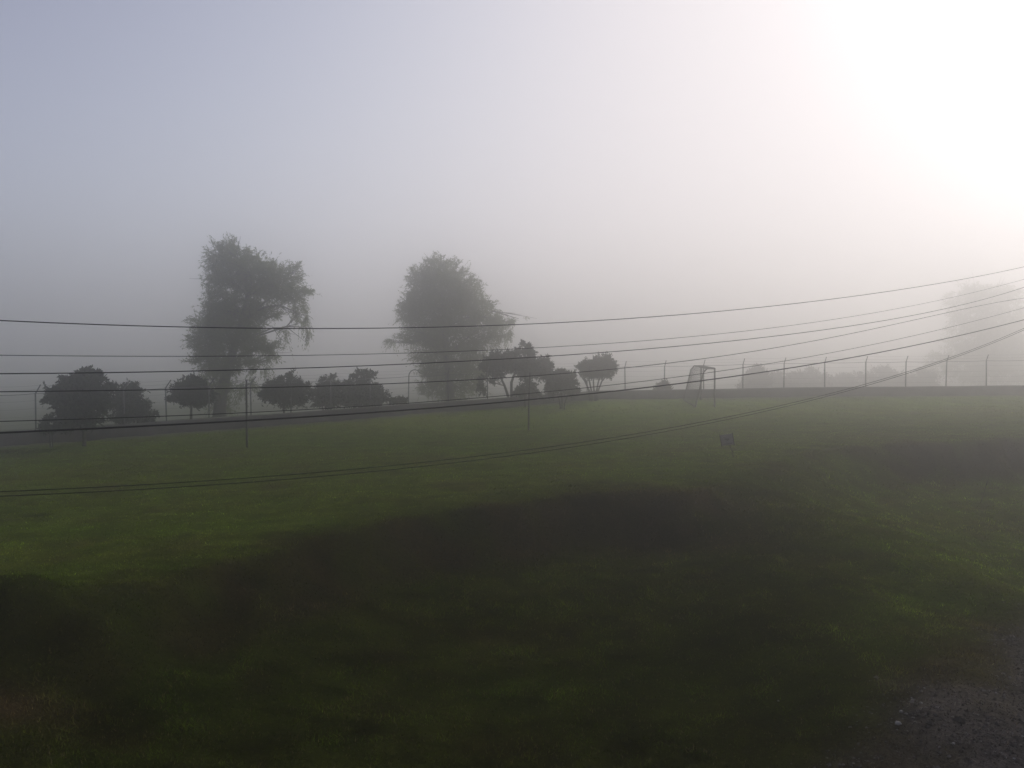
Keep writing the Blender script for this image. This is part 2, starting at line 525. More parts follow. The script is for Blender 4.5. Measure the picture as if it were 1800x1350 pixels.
def on_ground(px, py):
    """where the sight line through a point of the photo meets the land (used once, to find where things stand)"""
    d = ray(px, py)
    lo = 4.0
    for Y in np.arange(6.0, 150.0, 0.05):
        if H + d[2] * Y < zat(d[0] * Y, Y):
            return np.array([d[0] * Y, Y, zat(d[0] * Y, Y)])
    return at(px, py, 150)

for k, (px, py, r, lab) in enumerate((
        (1579, 1274, 0.040, 'largest pale round stone lying on the gravel'),
        (1584, 1255, 0.026, 'flat pale stone just behind the largest pale stone on the gravel'),
        (1368, 1235, 0.019, 'small pale stone alone in the grass left of the gravel'),
        (1604, 1232, 0.022, 'dull grey stone at the upper tip of the gravel patch'),
        (1676, 1311, 0.020, 'small pale stone on the gravel near the bottom right corner'))):
    g = on_ground(px, py)
    V, Q, T = stone_mesh((g[0], g[1], g[2] + r * 0.3), r, 100 + k)
    tag(mk('stone', V, [np.array(Q), np.array(T)], M['pale'], smooth=True), lab, 'stone', 'pale stones by the gravel')

# ------------------------------------------------------------------ low wall and fence
WALL_H = 0.55
def wall_points():
    P = []
    for a, b in zip(FENCE[:-1], FENCE[1:]):
        n = max(2, int(np.linalg.norm(b - a) / 1.2))
        for i in range(n): P.append(a + (b - a) * i / n)
    P.append(FENCE[-1])
    return np.array(P)
WP = wall_points()
WZ = height(WP[:, 0], WP[:, 1])
WZ = np.convolve(np.pad(WZ, 3, mode='edge'), np.ones(7) / 7, 'valid')
def wall_top(x): return float(np.interp(x, WP[:, 0], WZ)) + WALL_H

def ribbon(name, half, z0, z1, m, parent):
    t = np.gradient(WP, axis=0); t /= np.linalg.norm(t, axis=1)[:, None]
    nrm = np.stack([-t[:, 1], t[:, 0]], -1) * half
    n = len(WP)
    jit = 0.012 * vnoise(WP[:, 0], WP[:, 1], 1.3, 71)
    rows = [np.column_stack([WP - nrm, WZ + z0]), np.column_stack([WP - nrm, WZ + z1 + jit]),
            np.column_stack([WP + nrm, WZ + z1 + jit]), np.column_stack([WP + nrm, WZ + z0])]
    V = np.concatenate(rows)
    Q = []
    for r in range(4):
        a, b = r * n, ((r + 1) % 4) * n
        for i in range(n - 1): Q.append([a + i, a + i + 1, b + i + 1, b + i])
    Q.append([0, n, 2 * n, 3 * n]); Q.append([n - 1, 4 * n - 1, 3 * n - 1, 2 * n - 1])
    return mk(name, V, np.array(Q), m, parent)
wl = empty('low_wall', (WP[0][0], WP[0][1], WZ[0]), 'low dark weathered wall running under the wire fence', 'wall')
ribbon('wall_body', 0.11, -0.4, WALL_H - 0.06, M['wall'], wl)
ribbon('wall_cap', 0.14, WALL_H - 0.057, WALL_H, M['cap'], wl)

def on_fence(px):
    u = (px - 900) / 1500.0
    for a, b in zip(FENCE[:-1], FENCE[1:]):
        e = b - a
        t = (u * a[1] - a[0]) / (e[0] - u * e[1])
        if -1e-6 <= t <= 1 + 1e-6: return a + e * t
    return None
POST_H, ARM = 1.50, 0.40
fn = empty('wire_fence', (WP[0][0], WP[0][1], WZ[0] + WALL_H), 'long wire security fence with angled post tops along the low wall', 'fence')
posts_px = [-95, -16, 62, 140, 218, 292, 367, 441, 511, 581, 650, 718, 788, 857, 926, 964, 1032, 1099, 1168, 1237, 1306, 1378, 1450,
            1522, 1592, 1663, 1734, 1805, 1876]
tops, tips = [], []
for px in posts_px:
    p = on_fence(px)
    if p is None: continue
    z = wall_top(p[0])
    b = np.array([p[0], p[1], z]); t = b + np.array([random.uniform(-0.03, 0.03), random.uniform(-0.03, 0.03), POST_H])
    sag = 0.55 if px < 700 else 0.14
    mb = MB(); mb.tube([b - [0, 0, 0.02], t], 0.030 if px < 1090 else 0.036, 8)
    po = mb.build('post', M['steel'], fn, True)
    am = MB()
    if px == 718:
        arc = [t + np.array([0.34 * (1 - math.cos(a)), -0.2 * (1 - math.cos(a)), 0.34 * math.sin(a)]) for a in np.linspace(0, 2.6, 9)]
        am.tube(arc, 0.026, 7)
        tip = arc[4]
    else:
        tip = t + np.array([sag * 0.75, -0.5 * sag, ARM])* np.array([0.8, 0.8, 0.85])
        am.tube([t - [0, 0, 0.02], tip], 0.026, 7)
    am.build('barbed_wire_arm', M['steel'], po, True)
    tops.append(t); tips.append(tip)
def strand(name, pts, r):
    P = []
    for a, b in zip(pts[:-1], pts[1:]):
        for f in (0, 0.25, 0.5, 0.75):
            q = a + (b - a) * f
            P.append(q - np.array([0, 0, 0.03 * 4 * f * (1 - f)]))
    P.append(pts[-1])
    mb = MB(); mb.tube(P, r, 4); return mb.build(name, M['steel'], fn)
strand('top_wire', [t - np.array([0, 0, 0.02]) for t in tops], 0.011)
for k in (0.45, 0.95): strand('barbed_wire', [t + (q - t) * k for t, q in zip(tops, tips)], 0.0028)
for hh in (0.3, 0.62, 0.93, 1.24): strand('line_wire', [t - np.array([0, 0, hh]) for t in tops], 0.0028)

# ------------------------------------------------------------------ poles, goal, sign, stake
for px, py, hh, lean, lab in ((434, 787, 2.5, 0.0, 'slim grey metal pole standing in the grass before the left tall tree'),
                              (929, 757, 2.4, 0.03, 'slim dark pole standing in the grass before the open crowned tree')):
    p = on_ground(px, py)
    root = empty('slim_pole', p, lab, 'pole', 'two slim poles on the lawn')
    mb = MB(); mb.tube([p - [0, 0, 0.15], p + [lean * 0.5, 0, hh * 0.5], p + [lean * 2, 0, hh]], [0.040, 0.037, 0.034], 9)
    mb.build('shaft', M['rust'], root, True)
    mb = MB(); mb.tube([p + [lean * 2, 0, hh - 0.02], p + [lean * 2, 0, hh + 0.03]], [0.046, 0.046], 9); mb.build('cap', M['steel'], root, True)
    for f in (0.62, 0.96):
        mb = MB()
        q = p + np.array([lean * 2 * f, 0, hh * f]); mb.tube([q + [0.03, -0.02, 0], q + [0.075, -0.05, 0.012], q + [0.08, -0.06, -0.035]], 0.008, 6)
        mb.build('net_hook', M['steel'], root, True)

def build_goal():
    a = on_ground(1256, 715); b0 = at(1232, 708, a[1] * 1.12)
    b = np.array([b0[0], b0[1], zat(b0[0], b0[1])])
    root = empty('football_goal', (a + b) / 2, 'small football goal seen from its side, frame with grey net', 'goal')
    hh = 2.05; L = np.array([-1.0, -0.10, 0]); up = np.array([0, 0, 1.0])
    ta, tb = a + up * hh, b + up * hh
    for p, q in ((a, ta), (b, tb)):
        mb = MB(); mb.tube([p - up * 0.1, q], 0.045, 8); mb.build('goal_post', M['rust'], root, True)
    mb = MB(); mb.tube([ta, tb], 0.045, 8); mb.build('crossbar', M['rust'], root, True)
    fr = []
    for p, q in ((a, ta), (b, tb)):
        k1 = q + L * 0.42; k2 = q + L * 0.62 - up * 0.22; k3 = p + L * 1.05
        k3[2] = zat(k3[0], k3[1]) + 0.05
        fr.append((q, k1, k2, k3))
        mb = MB(); mb.tube([q, k1, k2, (k2 + k3) / 2, k3], 0.040, 7); mb.build('side_brace', M['rust'], root, True)
    mb = MB(); mb.tube([fr[0][3], fr[1][3]], 0.035, 7); mb.build('base_bar', M['rust'], root, True)
    mb = MB()
    wid = lambda s, u: np.array(s[0]) * (1 - u) + np.array(s[1]) * u
    def prof(f, t):
        pts = [f[0], f[1], f[2], f[3]]; seg = [0, 0.17, 0.28, 1.0]
        for i in range(3):
            if t <= seg[i + 1] + 1e-9: return pts[i] + (pts[i + 1] - pts[i]) * (t - seg[i]) / (seg[i + 1] - seg[i])
        return pts[3]
    for u in np.linspace(0, 1, 46):
        P = []
        for t in np.linspace(0, 1, 12):
            q = prof(fr[0], t) * (1 - u) + prof(fr[1], t) * u
            P.append(q + L * 0.10 * math.sin(math.pi * t) * math.sin(math.pi * u))
        mb.tube(P, 0.0042, 3, False)
    for t in np.linspace(0, 1, 24):
        P = []
        for u in np.linspace(0, 1, 10):
            q = prof(fr[0], t) * (1 - u) + prof(fr[1], t) * u
            P.append(q + L * 0.10 * math.sin(math.pi * t) * math.sin(math.pi * u))
        mb.tube(P, 0.0042, 3, False)
    for p, f in ((a, fr[0]), (b, fr[1])):           # side panels of the net
        for t in np.linspace(0.2, 1, 16):
            e = prof(f, t); s = p + up * max(0.02, e[2] - p[2])
            mb.tube([s, (s + e) / 2 - up * 0.02, e], 0.0042, 3, False)
    mb.build('net', M['net'], root)
build_goal()

def build_sign():
    p = on_ground(1289, 804); Y = p[1]
    c = at(1278, 773, Y)
    root = empty('small_sign', p, 'small square sign board with dark mark leaning on a thin stake', 'sign')
    axis_ = c - p; top = p + axis_ * 1.0
    u = axis_ / np.linalg.norm(axis_)
    u = u * np.array([0.5, 0.5, 1.0]); u /= np.linalg.norm(u)      # the board hangs a little straighter than its stake
    n = np.array([-0.30, -0.95, 0.0]); n -= u * (n @ u); n /= np.linalg.norm(n)
    r = np.cross(u, n); r = r if r[0] > 0 else -r
    n2 = n if n[1] < 0 else -n
    mb = MB(); mb.tube([p - u * 0.12, p + u * 0.2, c + u * 0.02 - n2 * 0.03], 0.013, 7); mb.build('stake', M['stake'], root, True)
    s = 0.5 * 20 / 1500 * Y
    pl = MB(); pl.box(c, s, 0.008, s * 0.97, r, n2, u); plate = pl.build('board', M['plate'], root)
    for sx in (-1, 1):
        mb = MB(); mb.box(c + r * sx * (s + 0.014), 0.013, 0.016, s * 1.12, r, n2, u); mb.build('board_batten', M['stake'], root)
    mk_ = MB()                                        # the dark mark on it: two blots and a bar
    f = c + n2 * 0.0105
    for dx, dz, w, hgt in ((-0.18, 0.12, 0.17, 0.13), (0.22, 0.06, 0.19, 0.16), (0.02, -0.10, 0.10, 0.10), (0.0, -0.72, 0.75, 0.05), (-0.30, 0.45, 0.3, 0.03)):
        mk_.box(f + r * s * dx + u * s * dz, s * w, 0.002, s * hgt, r, n2, u)
    mk_.build('board_mark', M['ink'], plate)
build_sign()

def build_stake():
    p = on_ground(1722, 886); q = at(1739, 838, p[1] * 1.01); m1 = p + (q - p) * 0.75
    root = empty('leaning_stake', p, 'thin dark weathered stake leaning right in the grass under the right bank', 'stake')
    mb = MB(); mb.tube([p - [0, 0, 0.08], p + (q - p) * 0.4 + [0.012, 0, 0], m1, q], [0.011, 0.010, 0.011, 0.007], 6); mb.build('shaft', M['stake'], root, True)
    mb = MB(); mb.tube([m1 - (q - p) * 0.06, m1 + (q - p) * 0.09], [0.022, 0.018], 6); mb.build('wrapped_rag', M['ink'], root, True)
build_stake()

# ------------------------------------------------------------------ overhead cables: each hangs in one vertical plane between poles out of the picture
A0, A1 = np.array([-6.0, 8.6]), np.array([15.0, 24.5])
WIRES = [
    (0.0, 0.0065, 'highest overhead cable of the bundle, crossing both tall trees', [(0, 563), (180, 570), (360, 577), (560, 578), (800, 574), (1000, 565), (1200, 553), (1400, 534), (1600, 506), (1800, 469)]),
    (0.25, 0.0042, 'second overhead cable from the top, thin and grey', [(0, 624), (250, 626), (500, 626), (640, 624), (800, 617), (960, 608), (1080, 604), (1240, 590), (1360, 576), (1600, 538), (1800, 491)]),
    (-0.1, 0.0065, 'third overhead cable from the top, across the lower crowns', [(0, 657), (200, 654), (480, 650), (640, 643), (960, 626), (1120, 614), (1360, 592), (1500, 572), (1650, 545), (1800, 505)]),
    (0.2, 0.0060, 'fourth overhead cable from the top, level with the fence post tops at left', [(0, 689), (250, 686), (430, 681), (640, 676), (960, 660), (1120, 645), (1250, 628), (1360, 611), (1500, 586), (1800, 524)]),
    (-0.2, 0.0050, 'thin overhead cable just above the thickest black cable', [(0, 741), (200, 734), (480, 724), (700, 709), (900, 695), (1080, 676), (1240, 655), (1360, 639), (1500, 612), (1650, 580), (1800, 541)]),
    (0.0, 0.0115, 'thickest black overhead cable, running along the low wall', [(0, 761), (200, 752), (430, 738), (700, 722), (930, 703), (1080, 688), (1240, 668), (1360, 651), (1500, 628), (1660, 596), (1800, 562)]),
    (0.12, 0.0062, 'upper cable of the lowest close pair, over the green field', [(0, 864), (300, 850), (640, 822), (960, 787), (1080, 768), (1240, 741), (1360, 716), (1500, 680), (1650, 636), (1800, 577)]),
    (-0.12, 0.0062, 'lower cable of the lowest close pair, over the green field', [(0, 872), (300, 858), (640, 829), (960, 793), (1080, 774), (1240, 746), (1360, 720), (1500, 683), (1650, 639), (1800, 580)]),
]
for off, r, lab, pts in WIRES:
    e = (A1 - A0); e = e / np.linalg.norm(e); nn = np.array([-e[1], e[0]])
    a, b = A0 + nn * off, A1 + nn * off
    S, Zs = [], []
    for px, py in pts:
        d = ray(px, py); u = d[0]
        t = (u * a[1] - a[0]) / ((b - a)[0] - u * (b - a)[1])
        q = a + (b - a) * t
        S.append(t); Zs.append(H + d[2] * q[1])
    k = np.polyfit(S, Zs, 4)
    s0, s1 = min(S), max(S)
    lin = lambda t: np.polyval(k, t) if s0 <= t <= s1 else (np.polyval(k, s0) + np.polyval(np.polyder(k), s0) * (t - s0) if t < s0 else np.polyval(k, s1) + np.polyval(np.polyder(k), s1) * (t - s1))
    P = []
    for t in np.linspace(-0.35, 1.45, 110):
        q = a + (b - a) * t
        P.append(np.array([q[0], q[1], lin(t)]))
    mb = MB(); mb.tube(P, r, 6)
    tag(mb.build('overhead_cable', M['cable'], None, True), lab, 'cable', 'overhead cables sagging across the view')

# ------------------------------------------------------------------ trees and shrubs
def sprays(P, D, L, K, ll, lw, droop, spread, rng):
    """leafy twigs: starts P, unit directions D, lengths L; K leaves on each"""
    n = len(P)
    t = np.tile(np.linspace(0.12, 1.0, K), (n, 1)) + rng.uniform(-0.04, 0.04, (n, K))
    pos = P[:, None] + D[:, None] * (L[:, None] * t)[..., None]
    pos[..., 2] -= droop[:, None] * L[:, None] * t ** 2
    tang = np.repeat(D[:, None], K, 1).copy()
    tang[..., 2] -= 2 * droop[:, None] * t
    tang /= np.linalg.norm(tang, axis=-1)[..., None] + 1e-9
    ld = tang + spread * rng.normal(0, 1, (n, K, 3))
    ld[..., 2] -= 0.25 * droop[:, None]
    ld /= np.linalg.norm(ld, axis=-1)[..., None] + 1e-9
    sd_ = np.cross(ld, rng.normal(0, 1, (n, K, 3)))
    sd_ /= np.linalg.norm(sd_, axis=-1)[..., None] + 1e-9
    l = (ll * rng.uniform(0.6, 1.3, (n, K)))[..., None]; w = (lw * rng.uniform(0.6, 1.3, (n, K)))[..., None]
    v0 = pos; v3 = pos + ld * l; mid = pos + ld * l * 0.45
    V = np.stack([v0, mid + sd_ * w / 2, v3, mid - sd_ * w / 2], 2).reshape(-1, 3)
    F = np.arange(len(V)).reshape(-1, 4)
    # the twig itself
    e = P + D * L[:, None]; e[:, 2] -= droop * L
    m = P + D * (L * 0.5)[:, None]; m[:, 2] -= droop * L * 0.25
    s = np.cross(D, rng.normal(0, 1, (n, 3))); s /= np.linalg.norm(s, axis=1)[:, None] + 1e-9
    s *= 0.006
    TV = np.stack([P - s, P + s, m + s * 0.7, m - s * 0.7, e + s * 0.3, e - s * 0.3], 1).reshape(-1, 3)
    b = 6 * np.arange(n)[:, None] + len(V)
    TF = np.concatenate([b + np.array([0, 1, 2, 3]), b + np.array([3, 2, 4, 5])])
    return np.concatenate([V, TV]), np.concatenate([F, TF])

def foliage(blobs, Y0, depth, n, K, L, ll, lw, droop, spread, upturn, seed, jag=0.0, inner=0.4):
    """blobs: (px, py, rx, ry[, weight[, droop]]) in the photo's pixels at distance Y0, spread 'depth' metres front to back"""
    rng = np.random.default_rng(seed)
    B = [tuple(b) + (1.0, None)[len(b) - 4:] if len(b) < 6 else tuple(b) for b in blobs]
    wts = np.array([b[2] * b[3] * b[4] for b in B], float); wts /= wts.sum()
    Vs, Fs, base = [], [], 0
    for b, w in zip(B, wts):
        m = max(6, int(n * w))
        s = Y0 / 1500.0
        nc = max(3, int(m / 9))                       # twigs grow in clumps with gaps between them
        qc = rng.normal(0, 1, (nc, 3)); qc /= np.linalg.norm(qc, axis=1)[:, None]
        qc *= (rng.random(nc) ** inner)[:, None]
        q = qc[rng.integers(0, nc, m)] + rng.normal(0, 0.15, (m, 3))
        c = at(b[0], b[1], Y0)
        dy = min(depth, 1.1 * b[2] * s + 0.25 * depth)
        c = c + np.array([0, rng.uniform(-0.35, 0.35) * depth, 0])
        P = c + q * np.array([b[2] * s, dy, b[3] * s]) * 0.93
        D = q * 0.9 + rng.normal(0, 0.45, (m, 3)) + np.array([0, 0, upturn])
        D /= np.linalg.norm(D, axis=1)[:, None]
        LL = L * rng.uniform(0.5, 1.25, m)
        if jag: LL *= np.where(rng.random(m) < jag, 1.8, 1.0)
        dr = np.full(m, droop if b[5] is None else b[5]) * rng.uniform(0.5, 1.4, m)
        P = P - D * LL[:, None] * 0.45
        V, F = sprays(P, D, LL, K, ll, lw, dr, spread, rng)
        Vs.append(V); Fs.append(F + base); base += len(V)
    return np.concatenate(Vs), np.concatenate(Fs), B

def limbs(mb, trunk, B, Y0, depth, seed, r0, max_b=30):
    """trunk: list of (px, py, radius m); a curved limb from the trunk into each leafy mass, with smaller boughs"""
    rng = np.random.default_rng(seed)
    T = [at(px, py, Y0) for px, py, r in trunk]
    mb.tube(T, [r for _, _, r in trunk], 9)
    for b in sorted(B, key=lambda b: -b[2] * b[3])[:max_b]:
        e = at(b[0], b[1], Y0) + np.array([0, rng.uniform(-0.4, 0.4) * depth, 0])
        cand = [p for p in T[1:] if p[2] < e[2] - 0.15] or [T[1]]
        s = min(cand, key=lambda p: np.linalg.norm(p - e) + 0.4 * max(0, p[2] - e[2] + 0.4))
        v = e - s; ln = np.linalg.norm(v)
        m1 = s + v * 0.35 + np.array([0, 0, 0.12 * ln]) + rng.normal(0, 0.05, 3) * ln
        m2 = s + v * 0.7 + np.array([0, 0, 0.10 * ln]) + rng.normal(0, 0.05, 3) * ln
        mb.tube([s, m1, m2, e], [r0, r0 * 0.75, r0 * 0.5, r0 * 0.2], 6)
        for _ in range(5):
            q = e + rng.normal(0, 0.6, 3) * np.array([b[2], b[2], b[3]]) * Y0 / 1500
            mb.tube([m2, (m2 + q) / 2 + rng.normal(0, 0.08, 3), q], [r0 * 0.35, r0 * 0.25, r0 * 0.08], 5)

def tree(name, base_px, Y0, label, cat, group, trunk, blobs, depth, leaf, n, K, L, ll, lw, droop, spread, upturn, seed,
         r0=0.05, jag=0.0, inner=0.4, extra=None, crown='crown'):
    b = at(base_px[0], base_px[1], Y0)
    b[2] = zat(b[0], b[1])
    root = empty(name, b, label, cat, group)
    V, F, B = foliage(blobs, Y0, depth, n, K, L, ll, lw, droop, spread, upturn, seed, jag, inner)
    mk(crown, V, F, M[leaf], root)
    if trunk:
        mb = MB()
        p = at(trunk[0][0], trunk[0][1], Y0); r = trunk[0][2]       # rooted in the soil under it
        mb.tube([np.array([p[0], p[1], min(zat(p[0], p[1]), p[2]) - 0.2]), p + np.array([0, 0, 0.02])], [r * 1.25, r], 9)
        limbs(mb, trunk, B, Y0, depth, seed + 1, r0)
        mb.build('trunk', M['bark'], root, True)
    for one in (extra(Y0) if extra else []):                        # bushes and clipped trees: each stem from the soil is a part
        mb = MB()
        for k, (P, R) in enumerate(one):
            if k == 0:
                p = np.array(P[0], float); r = R[0] if not np.isscalar(R) else R
                P = [np.array([p[0], p[1], min(zat(p[0], p[1]), p[2]) - 0.15])] + list(P)
                R = [r] + (list(R) if not np.isscalar(R) else [R] * (len(P) - 1))
            mb.tube(P, R, 7)
        mb.build('stem', M['bark'], root, True)
    return root

YF = lambda px: float(on_fence(px)[1])           # distance of the fence line behind a pixel column

# the two tall trees behind the fence
tree('tall_tree', (392, 728), 53.0, 'tall left tree with a notched crown reaching right over the fence', 'tree', 'tall trees behind the fence',
     [(385, 735, .42), (388, 700, .36), (398, 655, .30), (412, 610, .24), (425, 565, .19), (436, 520, .14), (430, 470, .08)],
     [(385, 452, 27, 30), (418, 452, 34, 34), (455, 478, 38, 34), (492, 492, 32, 30), (400, 490, 40, 36), (440, 515, 40, 34),
      (505, 522, 30, 24), (388, 522, 26, 22, .7), (538, 512, 17, 12, .8), (517, 475, 9, 14, .6), (522, 548, 18, 26, .45, 1.0), (538, 575, 10, 24, .35, 1.3),
      (470, 548, 30, 18, .8), (372, 572, 34, 36), (372, 545, 22, 28), (412, 548, 38, 30), (440, 566, 26, 20, .7), (352, 606, 24, 34), (400, 590, 40, 36), (440, 598, 32, 32), (470, 608, 22, 22),
      (380, 636, 38, 22), (425, 636, 32, 22, .8), (468, 636, 24, 16, .45, .9), (360, 655, 18, 14, .5), (395, 668, 30, 26, .8), (388, 705, 24, 22, .55),
      (432, 676, 18, 28, .35, .9), (500, 575, 12, 22, .2, 1.2)],
     2.4, 'willow', 7600, 11, 0.68, 0.19, 0.045, 0.30, 0.45, 0.42, 501, r0=0.075, jag=0.14)

tree('tall_tree', (795, 700), 67.0, 'tall middle tree with a domed crown and a long low branch each side', 'tree', 'tall trees behind the fence',
     [(792, 712, .36), (790, 670, .32), (785, 625, .27), (782, 575, .22), (778, 520, .15), (772, 475, .08)],
     [(770, 478, 34, 28), (745, 505, 30, 36), (788, 500, 46, 36), (728, 492, 10, 28, .7), (815, 520, 38, 34), (740, 545, 40, 34), (785, 548, 56, 38),
      (838, 548, 34, 30), (712, 548, 18, 26, .8), (855, 575, 34, 26), (800, 588, 60, 28), (745, 585, 42, 24), (885, 565, 22, 12, .7), (912, 560, 18, 6, .5, 1.0),
      (718, 592, 26, 13, .6), (692, 598, 18, 7, .5, .9), (888, 592, 16, 16, .5, 1.1), (840, 605, 36, 16, .7, .9), (760, 620, 40, 20, .7), (800, 625, 40, 22, .8),
      (770, 655, 40, 30), (820, 655, 38, 30), (755, 685, 26, 20, .8), (800, 688, 40, 18, .8), (845, 650, 20, 26, .6)],
     3.2, 'willow', 9600, 11, 0.77, 0.21, 0.050, 0.28, 0.45, 0.46, 601, r0=0.085, jag=0.14)

tree('tall_tree', (1725, 690), 150.0, 'faint tall tree almost lost in the fog at far right', 'tree', 'tall trees behind the fence',
     [(1725, 692, .6), (1728, 640, .5), (1732, 590, .36), (1735, 540, .2)],
     [(1700, 525, 34, 26), (1745, 520, 36, 26), (1785, 525, 22, 22), (1690, 560, 32, 30), (1735, 560, 44, 36), (1775, 565, 26, 30), (1700, 605, 42, 32),
      (1750, 610, 42, 36), (1790, 610, 26, 28), (1665, 632, 28, 16), (1720, 645, 60, 28), (1770, 650, 44, 28), (1645, 652, 22, 14), (1800, 655, 28, 24)],
     6.4, 'willow', 5200, 10, 1.5, 0.49, 0.13, 0.35, 0.55, 0.25, 701, r0=0.2)

# open-crowned tree and clipped ones to its right
def open_stems(Y0):
    A = lambda x, y: at(x, y, Y0)
    return [[([A(893, 696), A(886, 676), A(880, 664), A(872, 648)], [.085, .07, .06, .03]),
             ([A(880, 664), A(893, 650), A(903, 640)], [.045, .04, .02]),
             ([A(886, 678), A(866, 672), A(852, 664)], [.035, .03, .015])],
            [([A(899, 696), A(899, 672), A(903, 660), A(914, 645), A(925, 628)], [.085, .08, .07, .05, .03]),
             ([A(903, 662), A(926, 660), A(948, 652)], [.045, .04, .02])]]
tree('small_tree', (897, 698), 50.5, 'open crowned small tree on two bent stems right of the middle tall tree', 'tree', None, None,
     [(921, 607, 8, 6), (918, 624, 20, 14), (905, 640, 34, 14), (880, 636, 24, 20), (930, 642, 22, 18), (950, 642, 20, 12), (964, 642, 9, 16, .5), (870, 655, 18, 12, .7),
      (955, 662, 12, 14, .5), (920, 655, 28, 8, .7), (862, 640, 14, 18, .7), (852, 668, 12, 10, .5), (850, 684, 10, 12, .35)],
     1.1, 'glossy', 1500, 8, 0.40, 0.20, 0.085, 0.35, 0.7, 0.1, 801, extra=open_stems)

def fan_stems(Y0):
    return [[([at(x0, 693, Y0), at((x0 + x1) / 2, 682, Y0) + [0, random.uniform(-.2, .2), 0], at(x1, 670, Y0), at(xt, 654, Y0)], [.055, .05, .045, .03])]
            for x0, x1, xt in ((1037, 1030, 1022), (1041, 1036, 1034), (1045, 1043, 1046), (1047, 1052, 1060), (1049, 1058, 1072), (1039, 1028, 1016))]
tree('clipped_tree', (1043, 696), 52.5, 'clipped umbrella shaped tree on a fan of bare stems', 'tree', None, None,
     [(1048, 646, 32, 17), (1060, 637, 22, 14), (1030, 648, 18, 14), (1070, 648, 17, 14), (1046, 658, 24, 8), (1076, 645, 9, 12)],
     1.15, 'clipped', 2400, 8, 0.22, 0.11, 0.06, 0.1, 0.8, 0.25, 811, extra=fan_stems, inner=0.5)

def legs(x, y0, y1, dxs, r=0.04):
    return lambda Y0: [[([at(x + d, y0, Y0), at(x + d * 1.7, (y0 + y1) / 2, Y0), at(x + d * 3, y1, Y0)], [r, r * 0.9, r * 0.5])] for d in dxs]
tree('round_bush', (988, 712), 46.5, 'dark rounded bush between the open tree and the umbrella tree', 'bush', None, None,
     [(990, 672, 25, 22), (978, 680, 18, 16), (1002, 684, 16, 12), (986, 658, 18, 8), (965, 668, 8, 12, .5), (1010, 690, 9, 7, .6), (958, 656, 6, 7, .4)],
     0.9, 'clipped', 1500, 8, 0.26, 0.12, 0.06, 0.15, 0.8, 0.2, 821, extra=legs(988, 714, 690, (-3, 0, 4)))
tree('low_bush', (926, 700), 49.0, 'low spreading bush at the foot of the open crowned tree', 'bush', None, None,
     [(926, 684, 17, 11), (912, 690, 14, 8), (938, 691, 12, 8), (930, 674, 10, 6)],
     0.7, 'clipped', 600, 8, 0.24, 0.12, 0.06, 0.15, 0.8, 0.2, 831, extra=legs(926, 700, 688, (-3, 3)))

# shrubs along the left run of the fence
tree('large_shrub', (148, 772), 33.5, 'largest dark leafy shrub at far left standing before the wall', 'shrub', None,
     [(148, 772, .07), (147, 745, .06), (146, 715, .05)],
     [(152, 660, 20, 13), (168, 664, 11, 13), (128, 674, 20, 12), (112, 684, 16, 9), (176, 684, 16, 16), (148, 690, 30, 18), (104, 700, 18, 12), (184, 702, 9, 12, .6), (128, 708, 24, 12),
      (158, 716, 24, 14), (118, 728, 22, 10, .8), (148, 738, 28, 11), (168, 738, 16, 9, .7), (90, 682, 6, 5, .5), (96, 690, 7, 5, .5), (116, 664, 6, 6, .5), (182, 664, 6, 7, .4), (104, 744, 10, 6, .5)],
     1.0, 'glossy', 2000, 8, 0.28, 0.16, 0.085, 0.25, 0.75, 0.3, 901, r0=0.035, jag=0.06)
tree('thin_shrub', (222, 745), YF(222) + 0.9, 'ragged leaning shrub just right of the largest dark shrub', 'shrub', None,
     [(222, 745, .05), (224, 720, .045), (226, 700, .03)],
     [(225, 690, 22, 14), (240, 682, 10, 10, .7), (226, 708, 20, 15), (245, 712, 16, 10, .8), (238, 728, 26, 12), (258, 722, 10, 7, .6), (208, 680, 7, 7, .4), (214, 734, 14, 8, .6)],
     0.8, 'glossy', 1100, 8, 0.34, 0.16, 0.06, 0.2, 0.7, 0.35, 911, r0=0.03, jag=0.15)
tree('round_shrub', (336, 735), YF(336) + 0.8, 'rounded dark shrub on a short stem before the left tall tree', 'shrub', None,
     [(336, 738, .06), (336, 724, .055), (337, 710, .045)],
     [(338, 685, 30, 20), (320, 692, 22, 16), (355, 692, 20, 18), (334, 706, 20, 10), (326, 676, 12, 8), (348, 671, 14, 10), (364, 700, 12, 8, .6), (304, 697, 7, 7, .7)],
     0.85, 'glossy', 1500, 8, 0.26, 0.13, 0.07, 0.15, 0.75, 0.3, 921, r0=0.03)
tree('round_shrub', (500, 727), YF(500) + 0.8, 'rounded shrub with spiky top right of the left tall tree', 'shrub', None,
     [(500, 732, .05), (499, 722, .05), (499, 708, .04)],
     [(500, 685, 32, 16), (480, 690, 20, 18), (522, 688, 22, 20), (497, 704, 22, 10), (476, 678, 12, 8), (508, 664, 8, 12, .7), (522, 670, 8, 10, .6), (492, 670, 10, 8, .7), (540, 680, 7, 10, .6), (462, 695, 7, 6, .6)],
     0.95, 'glossy', 1600, 8, 0.28, 0.14, 0.07, 0.2, 0.75, 0.35, 931, r0=0.03, jag=0.08)
tree('hedge_bush', (572, 718), YF(572) + 1.0, 'pointed bushy clump left in the hedge by the wall', 'bush', None, None,
     [(582, 668, 6, 14, .7), (575, 685, 20, 14), (560, 694, 14, 12, .7), (578, 704, 26, 12), (592, 690, 14, 14), (566, 672, 6, 8, .5), (574, 712, 24, 6, .8)],
     0.8, 'glossy', 1000, 8, 0.30, 0.15, 0.06, 0.15, 0.7, 0.5, 941, extra=legs(572, 720, 700, (-4, 0, 4), .03), jag=0.15)
